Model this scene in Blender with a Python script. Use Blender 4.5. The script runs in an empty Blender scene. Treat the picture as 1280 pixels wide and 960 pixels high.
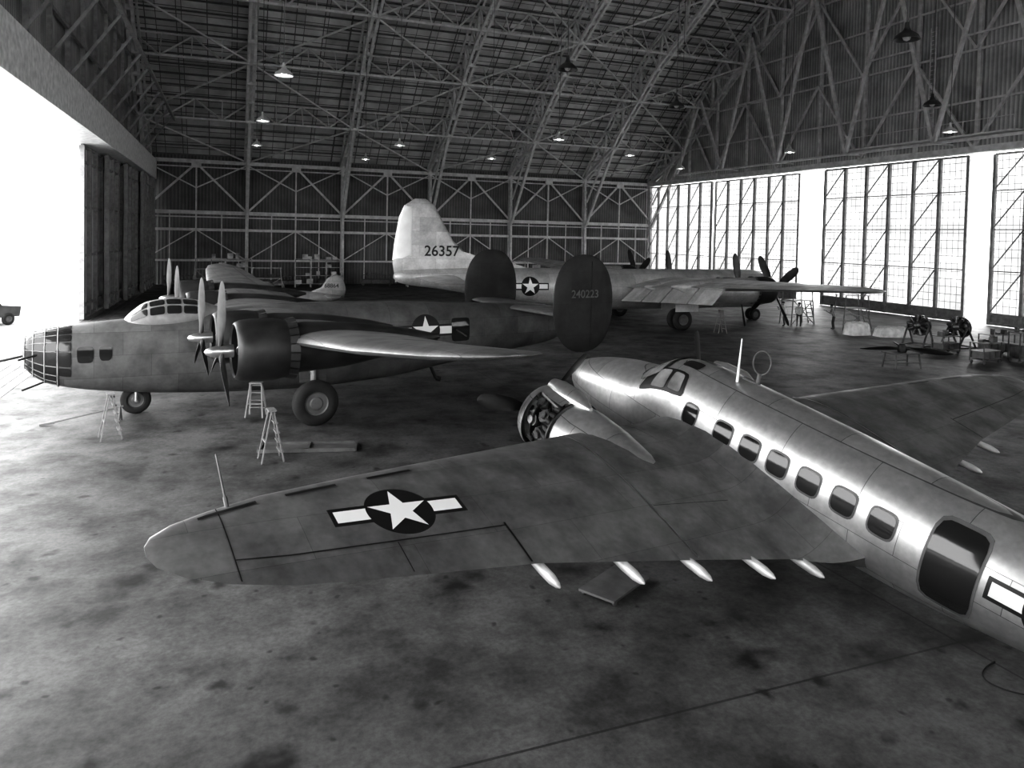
import bpy, math, random
import numpy as np
from mathutils import Vector, Matrix
random.seed(4)
sc=bpy.context.scene
COL=sc.collection
# ------------------------------------------------------------------ helpers
class MB:
    def __init__(s): s.v=[]; s.f=[]
    def add(s,v,f):
        o=len(s.v); s.v+= [tuple(p) for p in v]; s.f+=[tuple(i+o for i in q) for q in f]
    def box(s,a,b):
        (x0,y0,z0),(x1,y1,z1)=a,b
        v=[(x0,y0,z0),(x1,y0,z0),(x1,y1,z0),(x0,y1,z0),(x0,y0,z1),(x1,y0,z1),(x1,y1,z1),(x0,y1,z1)]
        s.add(v,[(0,3,2,1),(4,5,6,7),(0,1,5,4),(1,2,6,5),(2,3,7,6),(3,0,4,7)])
    def beam(s,p,q,w,h=None):
        h=h or w
        p=Vector(p);q=Vector(q);d=q-p
        if d.length<1e-6:return
        d.normalize(); up=Vector((0,0,1)) if abs(d.z)<.95 else Vector((1,0,0))
        x=d.cross(up).normalized()*w/2; y=x.cross(d).normalized()*h/2
        v=[p-x-y,p+x-y,p+x+y,p-x+y,q-x-y,q+x-y,q+x+y,q-x+y]
        s.add(v,[(0,1,2,3),(7,6,5,4),(0,4,5,1),(1,5,6,2),(2,6,7,3),(3,7,4,0)])
    def rod(s,p,q,r,n=8,r2=None):
        p=Vector(p);q=Vector(q);d=(q-p).normalized(); up=Vector((0,0,1)) if abs(d.z)<.95 else Vector((1,0,0))
        x=d.cross(up).normalized(); y=x.cross(d)
        r2=r if r2 is None else r2
        R=[[c+x*rr*math.cos(2*math.pi*i/n)+y*rr*math.sin(2*math.pi*i/n) for i in range(n)] for c,rr in((p,r),(q,r2))]
        s.loft(R)
    def loft(s,rings,cap=True):
        n=len(rings[0]); v=[p for r in rings for p in r]; f=[]
        for i in range(len(rings)-1):
            for j in range(n):
                k=(j+1)%n; f.append((i*n+j,i*n+k,(i+1)*n+k,(i+1)*n+j))
        if cap:
            f.append(tuple(range(n-1,-1,-1))); f.append(tuple((len(rings)-1)*n+j for j in range(n)))
        s.add(v,f)
    def lathe(s,prof,c=(0,0,0),axis='x',n=28,sy=1,sz=1,cap=True):
        R=[]
        for (t,r) in prof:
            ring=[]
            for i in range(n):
                a=2*math.pi*i/n; u=r*math.cos(a)*sy; w=r*math.sin(a)*sz
                if axis=='x': ring.append((c[0]+t,c[1]+u,c[2]+w))
                elif axis=='y': ring.append((c[0]+u,c[1]+t,c[2]+w))
                else: ring.append((c[0]+u,c[1]+w,c[2]+t))
            R.append(ring)
        s.loft(R,cap)
    def arc(s,prof,c,a0,a1,n=24,sy=1):
        """partial lathe about x (cowl panels)"""
        V=[];F=[];m=len(prof)
        for i in range(n+1):
            a=a0+(a1-a0)*i/n
            V+=[(c[0]+t,c[1]+r*sy*math.cos(a),c[2]+r*math.sin(a)) for t,r in prof]
        for i in range(n):
            for j in range(m-1): F.append((i*m+j,i*m+j+1,(i+1)*m+j+1,(i+1)*m+j))
        s.add(V,F)
    def obj(s,name,mat,parent=None,smooth=False,matrix=None,fix=True):
        m=bpy.data.meshes.new(name); m.from_pydata(s.v,[],s.f); m.update()
        if fix:
            import bmesh
            b=bmesh.new(); b.from_mesh(m); bmesh.ops.recalc_face_normals(b,faces=b.faces); b.to_mesh(m); b.free()
        if smooth:
            m.polygons.foreach_set('use_smooth',[True]*len(m.polygons))
            try: m.set_sharp_from_angle(angle=math.radians(smooth if smooth>1 else 40))
            except Exception: pass
        o=bpy.data.objects.new(name,m); COL.objects.link(o)
        for k in (mat if isinstance(mat,list) else [mat]): m.materials.append(k)
        if parent: o.parent=parent
        if matrix is not None: o.matrix_world=matrix
        return o
def root(name,M=None):
    e=bpy.data.objects.new(name,None); COL.objects.link(e); e.empty_display_size=.3
    if M is not None: e.matrix_world=M
    return e
def place(x,y,z=0,th=0): return Matrix.Translation((x,y,z))@Matrix.Rotation(th,4,'Z')
# ------------------------------------------------------------------ materials
def g(v,a=1): return (v,v,v,a)
def newmat(name):
    m=bpy.data.materials.new(name); m.use_nodes=True
    return m,m.node_tree,m.node_tree.nodes['Principled BSDF']
def mth(nt,op,a,b=None,c=None):
    n=nt.nodes.new('ShaderNodeMath'); n.operation=op
    for i,x in enumerate((a,b,c)):
        if x is None: continue
        if isinstance(x,(int,float)): n.inputs[i].default_value=x
        else: nt.links.new(x,n.inputs[i])
    return n.outputs[0]
def mixc(nt,fac,a,b,mode='MIX'):
    n=nt.nodes.new('ShaderNodeMix'); n.data_type='RGBA'; n.blend_type=mode
    for i,x in ((0,fac),(6,a),(7,b)):
        if isinstance(x,(int,float)): n.inputs[i].default_value=x if i==0 else g(x)
        else: nt.links.new(x,n.inputs[i])
    return n.outputs[2]
def noise(nt,vec,scale,detail=4,rough=.55):
    n=nt.nodes.new('ShaderNodeTexNoise'); n.inputs['Scale'].default_value=scale; n.inputs['Detail'].default_value=detail; n.inputs['Roughness'].default_value=rough
    if vec is not None: nt.links.new(vec,n.inputs['Vector'])
    return n.outputs[0]
def ramp(nt,val,pts):
    n=nt.nodes.new('ShaderNodeValToRGB'); cr=n.color_ramp
    while len(cr.elements)<len(pts): cr.elements.new(.5)
    for e,(p,v) in zip(cr.elements,pts): e.position=p; e.color=g(v)
    nt.links.new(val,n.inputs[0]); return n.outputs[0]
def simple(name,v,rough=.6,metal=0,nz=(3,.25),emis=0):
    m,nt,b=newmat(name)
    tc=nt.nodes.new('ShaderNodeTexCoord').outputs['Object']
    if nz:
        n=noise(nt,tc,nz[0]); c=ramp(nt,n,[(.3,v*(1-nz[1])),(.7,min(1,v*(1+nz[1])))]); nt.links.new(c,b.inputs['Base Color'])
    else: b.inputs['Base Color'].default_value=g(v)
    b.inputs['Roughness'].default_value=rough; b.inputs['Metallic'].default_value=metal
    if emis: b.inputs['Emission Color'].default_value=g(1); b.inputs['Emission Strength'].default_value=emis
    return m
def ac_mat(name,v,rough=.4,metal=.8,axes='XY',panel=(1.4,.6),ins=None,gate=None,var=.12,line=.55,stain=.25,mort=.006):
    """aircraft skin: riveted panels, stains and optional painted insignia"""
    m,nt,b=newmat(name); L=nt.links
    tc=nt.nodes.new('ShaderNodeTexCoord').outputs['Object']
    sp=nt.nodes.new('ShaderNodeSeparateXYZ'); L.new(tc,sp.inputs[0])
    U=sp.outputs[axes[0]]; V=sp.outputs[axes[1]]
    cb=nt.nodes.new('ShaderNodeCombineXYZ'); L.new(U,cb.inputs[0]); L.new(V,cb.inputs[1])
    br=nt.nodes.new('ShaderNodeTexBrick'); L.new(cb.outputs[0],br.inputs['Vector'])
    br.inputs['Scale'].default_value=1; br.inputs['Brick Width'].default_value=panel[0]; br.inputs['Row Height'].default_value=panel[1]
    br.inputs['Mortar Size'].default_value=mort; br.inputs['Mortar Smooth'].default_value=.3
    br.inputs['Color1'].default_value=g(v*(1-var)); br.inputs['Color2'].default_value=g(v*(1+var)); br.inputs['Mortar'].default_value=g(v*line)
    n=noise(nt,tc,1.3,6); s=ramp(nt,n,[(.32,1-stain),(.62,1.0)])
    col=mixc(nt,1.0,br.outputs[0],s,'MULTIPLY')
    n2=noise(nt,tc,9,4); s2=ramp(nt,n2,[(.3,.82),(.7,1.0)]); col=mixc(nt,1.0,col,s2,'MULTIPLY')
    rr=ramp(nt,n,[(.3,min(1,rough+.15)),(.7,rough-.05)]); L.new(rr,b.inputs['Roughness'])
    b.inputs['Metallic'].default_value=metal
    if ins:
        for (iu,iv,u0,v0,R) in ins:
            x=mth(nt,'DIVIDE',mth(nt,'SUBTRACT',sp.outputs[iu],u0),R); y=mth(nt,'DIVIDE',mth(nt,'SUBTRACT',sp.outputs[iv],v0),R)
            r=mth(nt,'SQRT',mth(nt,'ADD',mth(nt,'MULTIPLY',x,x),mth(nt,'MULTIPLY',y,y)))
            th=mth(nt,'ARCTAN2',x,y)
            w=2*math.pi/5
            ph=mth(nt,'ABSOLUTE',mth(nt,'SUBTRACT',mth(nt,'FLOORED_MODULO',mth(nt,'ADD',th,w/2+2*math.pi),w),w/2))
            star=mth(nt,'LESS_THAN',mth(nt,'MULTIPLY',r,mth(nt,'SINE',mth(nt,'ADD',ph,math.pi/10))),.309*.97)
            ax=mth(nt,'ABSOLUTE',x); ay=mth(nt,'ABSOLUTE',y)
            bar=mth(nt,'MULTIPLY',mth(nt,'MULTIPLY',mth(nt,'LESS_THAN',ax,1.98),mth(nt,'LESS_THAN',ay,.25)),mth(nt,'GREATER_THAN',r,1.03))
            bord=mth(nt,'MAXIMUM',mth(nt,'LESS_THAN',r,1.06),mth(nt,'MULTIPLY',mth(nt,'LESS_THAN',ax,2.11),mth(nt,'LESS_THAN',ay,.39)))
            wh=mth(nt,'MAXIMUM',star,bar)
            if gate:
                gt=mth(nt,'GREATER_THAN' if gate[1]>0 else 'LESS_THAN',sp.outputs[gate[0]],0.0)
                wh=mth(nt,'MULTIPLY',wh,gt); bord=mth(nt,'MULTIPLY',bord,gt)
            col=mixc(nt,bord,col,.012); col=mixc(nt,wh,col,.75)
            mm=mth(nt,'MULTIPLY',mth(nt,'SUBTRACT',1.0,bord),metal); L.new(mm,b.inputs['Metallic'])
    L.new(col,b.inputs['Base Color'])
    return m
steel=simple('painted_steel',.6,.55,0,(2,.2))
steel_d=simple('dark_steel',.12,.55,.3)
black=simple('black_paint',.012,.45,0)
rubber=simple('rubber',.02,.8,0)
chrome=simple('bare_metal',.55,.3,.9)
cowl_d=simple('cowl_dark',.035,.45,.2,(2,.4))
wood=simple('ladder_wood',.18,.7)
white_p=simple('white_paint',.75,.5,0,(3,.08))
grey_p=simple('grey_paint',.25,.5,0)
canvas=simple('canvas',.75,.9,0)
glassd=simple('window_glass_dark',.02,.08,0,None)
glassl=simple('cockpit_glass',.2,.1,0,(1.5,.5))
eng_m=simple('engine_metal',.16,.35,.7,(8,.5))
# ------------------------------------------------------------------ aircraft tools
def cr(xs,ys,x):
    n=len(xs)
    if x<=xs[0]: return ys[0]
    if x>=xs[-1]: return ys[-1]
    i=max(j for j in range(n) if xs[j]<=x); i=min(i,n-2)
    h=xs[i+1]-xs[i]; t=(x-xs[i])/h
    def sl(j):
        if j==0: return (ys[1]-ys[0])/(xs[1]-xs[0])
        if j==n-1: return (ys[-1]-ys[-2])/(xs[-1]-xs[-2])
        d0=(ys[j]-ys[j-1])/(xs[j]-xs[j-1]); d1=(ys[j+1]-ys[j])/(xs[j+1]-xs[j])
        if d0*d1<=0: return 0
        return 2*d0*d1/(d0+d1)
    m0,m1=sl(i),sl(i+1)
    return (2*t**3-3*t*t+1)*ys[i]+(t**3-2*t*t+t)*h*m0+(-2*t**3+3*t*t)*ys[i+1]+(t**3-t*t)*h*m1
class Fus:
    def __init__(s,st,n=2.0): s.st=st; s.n=n; s.a=[q[0] for q in st]
    def dims(s,a):
        hw=cr(s.a,[q[1] for q in s.st],a); zt=cr(s.a,[q[2] for q in s.st],a); zb=cr(s.a,[q[3] for q in s.st],a)
        return hw,(zt+zb)/2,(zt-zb)/2
    def P(s,a,phi):
        hw,zc,hh=s.dims(a); c,q=math.cos(phi),math.sin(phi); e=2/s.n
        return Vector((-a,hw*math.copysign(abs(c)**e,c),zc+hh*math.copysign(abs(q)**e,q)))
    def Po(s,a,phi,off):
        p=s.P(a,phi); da=s.P(a+.02,phi)-p; dp=s.P(a,phi+.02)-p
        n=dp.cross(da); 
        if n.length<1e-9: return p
        n.normalize(); hw,zc,hh=s.dims(a)
        if n.dot(p-Vector((-a,0,zc)))<0: n=-n
        return p+n*off
    def mesh(s,step=.25,n=40):
        a0,a1=s.a[0],s.a[-1]; A=[a0,a0+.03,a0+.08,a0+.16]; x=a0+.3
        while x<a1-.05: A.append(x); x+=step
        A.append(a1)
        m=MB(); m.loft([[s.P(a,2*math.pi*i/n) for i in range(n)] for a in A]); return m
    def phz(s,a,z):
        hw,zc,hh=s.dims(a); q=max(-1,min(1,(z-zc)/hh)); return math.asin(math.copysign(abs(q)**(s.n/2),q))
    def patch(s,m,cor,off=.012,rd=5,N=6,K=32,ring0=0):
        """cor: 4 (a,phi) corners; rounded patch lying on skin"""
        def bl(u,v):
            u=(u+1)/2; v=(v+1)/2
            a=[cor[0][k]*(1-u)*(1-v)+cor[1][k]*u*(1-v)+cor[2][k]*u*v+cor[3][k]*(1-u)*v for k in (0,1)]
            return s.Po(a[0],a[1],off)
        V=[];F=[]
        for i in range(N+1):
            r=i/N
            for k in range(K):
                t=2*math.pi*k/K; c,q=math.cos(t),math.sin(t)
                d=(abs(c)**rd+abs(q)**rd)**(-1/rd)
                V.append(bl(r*c*d,r*q*d))
        for i in range(N):
            for k in range(K):
                F.append((i*K+k,i*K+(k+1)%K,(i+1)*K+(k+1)%K,(i+1)*K+k))
        m.add(V,F)
    def win(s,m,a0,a1,z0,z1,side=1,**k):
        c=[]
        for a,z in ((a0,z0),(a1,z0),(a1,z1),(a0,z1)):
            p=s.phz(a,z); c.append((a,p if side>0 else math.pi-p))
        s.patch(m,c,**k)
def af(x,tc): return 5*tc*(.2969*math.sqrt(x)-.126*x-.3516*x*x+.2843*x**3-.1036*x**4)
XS=[(1-math.cos(math.pi*i/13))/2 for i in range(14)]
class Wing:
    def __init__(s,secs): s.s=secs
    def sec(s,y):
        ys=[q[0] for q in s.s]
        return [float(np.interp(y,ys,[q[k] for q in s.s])) for k in range(1,6)]
    def top(s,side,y,xf,off=0):
        a,c,z,tc,tw=s.sec(y); return Vector((-(a+xf*c),side*y,z+af(xf,tc)*c*1.15+tw*(.5-xf)*c+off))
    def mesh(s,m,side):
        R=[]
        for (y,a,c,z,tc,tw) in s.s:
            up=[(-(a+x*c),side*y,z+af(x,tc)*c*1.15+tw*(.5-x)*c) for x in XS]
            dn=[(-(a+x*c),side*y,z-af(x,tc)*c*.85+tw*(.5-x)*c) for x in XS[::-1]]
            R.append(up+dn[1:-1])
        m.loft(R)
    def strip(s,m,side,y0,x0,y1,x1,w,off=.012,n=12,spanwise=False):
        V=[];F=[]
        for i in range(n+1):
            t=i/n; y=y0+(y1-y0)*t; x=x0+(x1-x0)*t; c=s.sec(y)[1]
            if spanwise: pa,pb=s.top(side,y,x-w/2/c,off),s.top(side,y,x+w/2/c,off)
            else: pa,pb=s.top(side,y-w/2,x,off),s.top(side,y+w/2,x,off)
            V+=[pa,pb]
        for i in range(n): F.append((2*i,2*i+1,2*i+3,2*i+2))
        m.add(V,F)
def blade_mesh(m,c,R,ang,w=.2,axis=Vector((1,0,0)),rad0=None,tw0=.9):
    """single blade in plane perpendicular to axis"""
    y=Vector((0,1,0)) if abs(axis.x)>.5 else Vector((1,0,0)); z=axis.cross(y)
    d=y*math.cos(ang)+z*math.sin(ang); t=axis.cross(d)
    rings=[]
    for r,ww,th,tw in ((.05,.05,.09,.9),(.14,.06,.08,.9),(.25,.5,.05,.8),(.45,.9,.035,.6),(.7,1,.025,.45),(.88,.85,.018,.35),(.96,.6,.014,.3),(1,.2,.01,.3)):
        cc=Vector(c)+d*R*r; W=w*ww if ww>.1 else ww; ch=(t*math.cos(tw)+axis*math.sin(tw)); nn=(axis*math.cos(tw)-t*math.sin(tw))
        rings.append([cc+ch*W*math.cos(k*math.pi/4)+nn*th*R*.5*math.sin(k*math.pi/4) for k in range(8)])
    m.loft(rings)
def propeller(parent,c,R,n,a0,w=.17,mat=None,hub=.16):
    m=MB()
    for i in range(n): blade_mesh(m,c,R,a0+2*math.pi*i/n,w)
    m.obj('propeller_blades',mat or steel_d,parent,smooth=50)
    m=MB(); m.lathe([(.38,.01),(.34,.07),(.22,hub*.75),(.05,hub),(-.3,hub)],c,n=16); m.obj('propeller_hub',chrome,parent,smooth=50)
def engine(parent,c,r,ncyl=9,big=1):
    m=MB(); m.lathe([(.28,.05),(.26,.14*r),(.12,.3*r),(0,.36*r),(-.35,.38*r)],c,n=20)
    for row in range(2):
        for i in range(ncyl):
            a=2*math.pi*(i+.5*row)/ncyl+.2; d=Vector((0,math.cos(a),math.sin(a))); cc=Vector(c)+Vector((-.05-.28*row,0,0))
            for k in range(7):
                p=cc+d*r*(.34+.08*k); m.rod(p,p+d*r*.055,.15*r*big if k<6 else .12*r,8)
            m.rod(cc+d*r*.3,cc+d*r*.86,.1*r,8)
            m.rod(cc+d*r*.33+Vector((.1,0,0)),cc+d*r*.84+Vector((.12,0,0)),.02,5)
    m.obj('engine_cylinders',eng_m,parent,smooth=35)
def cowl(parent,c,r,L,mat,sy=1,flaps=True):
    m=MB(); m.lathe([(-L*.8,.9*r),(-.12,.86*r),(0,.80*r),(.05,.84*r),(0.02,.9*r),(-.1,.97*r),(-.35,r),(-L*.75,r),(-L,.93*r)],c,sy=sy,cap=False,n=36)
    m.obj('cowling',mat,parent,smooth=50)
    if flaps:
        m=MB()
        for i in range(22):
            a=2*math.pi*(i+.08)/22; b=2*math.pi*(i+.92)/22
            V=[(c[0]-L*.98,c[1]+.95*r*sy*math.cos(a),c[2]+.95*r*math.sin(a)),(c[0]-L*.98,c[1]+.95*r*sy*math.cos(b),c[2]+.95*r*math.sin(b)),
               (c[0]-L-.2,c[1]+1.02*r*sy*math.cos(b),c[2]+1.02*r*math.sin(b)),(c[0]-L-.2,c[1]+1.02*r*sy*math.cos(a),c[2]+1.02*r*math.sin(a))]
            m.add(V,[(0,1,2,3)])
        m.obj('cowl_flaps',mat,parent)
def wheel(parent,c,r,w):
    m=MB(); m.lathe([(-w/2*.7,.5*r),(-w/2,.62*r),(-w/2*.98,.8*r),(-w/2*.75,.94*r),(-w/4,r),(w/4,r),(w/2*.75,.94*r),(w/2*.98,.8*r),(w/2,.62*r),(w/2*.7,.5*r)],c,axis='y',n=32)
    m.obj('tire',rubber,parent,smooth=40)
    m=MB(); m.lathe([(-w/2*.9,.1*r),(-w/2*.85,.25*r),(-w/2*.72,.3*r),(-w/2*.72,.46*r),(-w/2*.85,.52*r),(w/2*.85,.52*r),(w/2*.72,.46*r),(w/2*.72,.3*r),(w/2*.85,.25*r),(w/2*.9,.1*r)],c,axis='y',n=24)
    m.obj('wheel_hub',steel_d,parent,smooth=30)
def plate(m,poly,y0,th,edge=.35):
    """vertical streamlined plate (fin) from outline in (x,z) at lateral y0"""
    cx=sum(p[0] for p in poly)/len(poly); cz=sum(p[1] for p in poly)/len(poly)
    def ring(k,y): return [(cx+(p[0]-cx)*k,y,cz+(p[1]-cz)*k) for p in poly]
    m.loft([ring(.7,y0-th/2),ring(.93,y0-th*edge),ring(1,y0-th*.08),ring(1,y0+th*.08),ring(.93,y0+th*edge),ring(.7,y0+th/2)])
def text(s,parent,M,size,mat,name):
    c=bpy.data.curves.new(name,'FONT'); c.body=s; c.size=size; c.align_x='CENTER'; c.align_y='CENTER'; c.extrude=.003; c.offset=size*.012
    o=bpy.data.objects.new(name,c); COL.objects.link(o); c.materials.append(mat); o.parent=parent; o.matrix_local=M; return o
TP=Matrix(((-1,0,0,0),(0,0,1,0),(0,1,0,0),(0,0,0,1)))   # port-side lettering
TS=Matrix(((1,0,0,0),(0,0,-1,0),(0,1,0,0),(0,0,0,1)))
def tmat(base,x,y,z): return Matrix.Translation((x,y,z))@base
# ------------------------------------------------------------------ hangar
HM=place(-40.07,79.88,0,.3688)
W,T=63.5,96.0; BAY=W/6
PROF=[(0,14.4),(8,21.6),(16,27.8),(26,33.2),(36,36.8),(48,38.5)]
PROF+= [(T-t,z) for t,z in PROF[::-1][1:]]
def roofz(t): return float(np.interp(t,[p[0] for p in PROF],[p[1] for p in PROF]))
def H(s,t,z): return (s,-t,z)
# floor
m,nt,b=newmat('stained_concrete'); L=nt.links
tc=nt.nodes.new('ShaderNodeTexCoord').outputs['Object']
n1=noise(nt,tc,.12,6,.6); n2=noise(nt,tc,.6,9,.7); n3=noise(nt,tc,11,6,.7)
c=ramp(nt,n1,[(.3,.07),(.7,.14)])
c=mixc(nt,1.0,c,ramp(nt,n2,[(.36,.3),(.6,1.1)]),'MULTIPLY'); c=mixc(nt,1.0,c,ramp(nt,n3,[(.3,.62),(.6,1.08)]),'MULTIPLY')
nn=nt.nodes.new('ShaderNodeTexNoise'); nn.inputs['Scale'].default_value=1.6; nn.inputs['Detail'].default_value=5; L.new(tc,nn.inputs['Vector'])
for scl,amp,pts_ in ((.42,1.3,[(.07,.2),(.13,.55),(.24,1.0)]),(.95,.7,[(.06,.22),(.12,.7),(.17,1.0)]),(1.9,.35,[(.06,.35),(.11,.85),(.13,1.0)])):
    vo=nt.nodes.new('ShaderNodeTexVoronoi'); vo.inputs['Scale'].default_value=scl
    wv=nt.nodes.new('ShaderNodeVectorMath'); wv.operation='ADD'
    vs=nt.nodes.new('ShaderNodeVectorMath'); vs.operation='SCALE'; vs.inputs['Scale'].default_value=amp; L.new(nn.outputs['Color'],vs.inputs[0]); L.new(tc,wv.inputs[0]); L.new(vs.outputs[0],wv.inputs[1]); L.new(wv.outputs[0],vo.inputs['Vector'])
    c=mixc(nt,1.0,c,ramp(nt,vo.outputs['Distance'],pts_),'MULTIPLY')
sp=nt.nodes.new('ShaderNodeSeparateXYZ'); L.new(tc,sp.inputs[0])
for k,ph,per in (('X',-19.1,24.4),('Y',81.1,24.4)):
    q=mth(nt,'ABSOLUTE',mth(nt,'SUBTRACT',mth(nt,'FLOORED_MODULO',mth(nt,'ADD',sp.outputs[k],ph+per/2+per*10),per),per/2))
    ln=mth(nt,'LESS_THAN',q,.02); c=mixc(nt,mth(nt,'MULTIPLY',ln,.7),c,.012)
L.new(c,b.inputs['Base Color']); L.new(ramp(nt,n2,[(.3,.66),(.7,.5)]),b.inputs['Roughness']); b.inputs['Specular IOR Level'].default_value=.45
conc=m
mb=MB(); mb.box((-1.5,-T,-.4),(W+1.5,0.5,0)); mb.obj('floor',conc,matrix=HM)
mb=MB(); mb.box((-500,-500,-.9),(W+500,500,-.06)); ground=mb.obj('ground',simple('apron_ground',.32,.9,0,(.05,.3)),matrix=HM)
def corr(name,v,axis,per=.35,amt=.5):
    m,nt,b=newmat(name); tc=nt.nodes.new('ShaderNodeTexCoord').outputs['Object']
    sp=nt.nodes.new('ShaderNodeSeparateXYZ'); nt.links.new(tc,sp.inputs[0])
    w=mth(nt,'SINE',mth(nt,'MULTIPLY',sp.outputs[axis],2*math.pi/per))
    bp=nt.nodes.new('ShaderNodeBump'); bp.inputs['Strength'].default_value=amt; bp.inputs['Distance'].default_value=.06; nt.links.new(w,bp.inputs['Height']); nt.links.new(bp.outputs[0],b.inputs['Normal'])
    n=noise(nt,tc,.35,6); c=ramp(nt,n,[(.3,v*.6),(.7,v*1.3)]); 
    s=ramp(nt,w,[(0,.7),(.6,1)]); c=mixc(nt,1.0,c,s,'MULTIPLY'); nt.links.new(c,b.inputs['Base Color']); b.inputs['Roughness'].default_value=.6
    return m
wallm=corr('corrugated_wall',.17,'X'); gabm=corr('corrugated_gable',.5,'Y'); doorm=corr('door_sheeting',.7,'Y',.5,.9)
pane,nt,b=newmat('frosted_panes'); L=nt.links
tc=nt.nodes.new('ShaderNodeTexCoord').outputs['Object']; sp=nt.nodes.new('ShaderNodeSeparateXYZ'); L.new(tc,sp.inputs[0])
lines=None
for k,per in (('Y',.5),('Z',.62)):
    q=mth(nt,'ABSOLUTE',mth(nt,'SUBTRACT',mth(nt,'FLOORED_MODULO',mth(nt,'ADD',sp.outputs[k],per*400),per),per/2)); l=mth(nt,'LESS_THAN',q,.022)
    lines=l if lines is None else mth(nt,'MAXIMUM',lines,l)
tr=nt.nodes.new('ShaderNodeBsdfTranslucent'); 
cc=ramp(nt,noise(nt,tc,.5,5),[(.3,.15),(.7,.27)]); cc=mixc(nt,lines,cc,.04); L.new(cc,tr.inputs[0])
L.new(tr.outputs[0],nt.nodes['Material Output'].inputs[0])
fill_pane,nt,b=newmat('fill_glazing'); tr=nt.nodes.new('ShaderNodeBsdfTranslucent'); tr.inputs[0].default_value=g(.85); nt.links.new(tr.outputs[0],nt.nodes['Material Output'].inputs[0])  # diffusing pane for the added glazing behind the camera
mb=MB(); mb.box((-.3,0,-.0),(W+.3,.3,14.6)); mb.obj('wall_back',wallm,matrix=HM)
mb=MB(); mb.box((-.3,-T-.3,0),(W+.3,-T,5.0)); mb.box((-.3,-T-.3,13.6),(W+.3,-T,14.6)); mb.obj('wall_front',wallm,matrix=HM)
r=root('fill_window',HM); mb=MB(); mb.add([(0,-T-.1,5),(W,-T-.1,5),(W,-T-.1,13.6),(0,-T-.1,13.6)],[(0,1,2,3)]); mb.obj('glazing',fill_pane,r,fix=False)  # unseen window band, added to bring more daylight onto roof and aircraft
mb=MB()
for k in range(31): mb.beam(H(W*k/30,T+.05,5),H(W*k/30,T+.05,13.6),.14)
for z in (5,7.8,10.6,13.6): mb.beam(H(0,T+.05,z),H(W,T+.05,z),.14)
mb.obj('frame',steel,r)
def gable(name,s0,s1,zb):
    mb=MB(); P=[(0,zb)]+PROF+[(T,zb)]
    n=len(P); v=[H(s0,t,z) for t,z in P]+[H(s1,t,z) for t,z in P]
    f=[tuple(range(n)),tuple(range(2*n-1,n-1,-1))]+[(i,(i+1)%n,n+(i+1)%n,n+i) for i in range(n)]
    mb.add(v,f); return mb.obj(name,gabm,matrix=HM)
gable('wall_right',W,W+.3,13.7); gable('wall_left',-.3,0,12.0)
# roof
rm,nt,b=newmat('roof_sheeting'); L=nt.links
tc=nt.nodes.new('ShaderNodeTexCoord').outputs['Object']
br=nt.nodes.new('ShaderNodeTexBrick'); L.new(tc,br.inputs['Vector']); br.inputs['Scale'].default_value=1; br.inputs['Brick Width'].default_value=2.2; br.inputs['Row Height'].default_value=.62
br.inputs['Mortar Size'].default_value=.03; br.inputs['Color1'].default_value=g(.6); br.inputs['Color2'].default_value=g(.85); br.inputs['Mortar'].default_value=g(.12); br.offset=0
c=mixc(nt,1.0,br.outputs[0],ramp(nt,noise(nt,tc,.5,6),[(.3,.6),(.7,1.0)]),'MULTIPLY'); L.new(c,b.inputs['Base Color']); b.inputs['Roughness'].default_value=.7
mb=MB(); v=[];f=[]
for i,(t,z) in enumerate(PROF): v+=[H(-.6,t,z),H(W+.6,t,z),H(W+.6,t,z+.25),H(-.6,t,z+.25)]
for i in range(len(PROF)-1):
    for k in range(4):
        f.append((4*i+k,4*i+(k+1)%4,4*i+4+(k+1)%4,4*i+4+k))
mb.add(v,f); mb.obj('ceiling',rm,matrix=HM)
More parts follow.
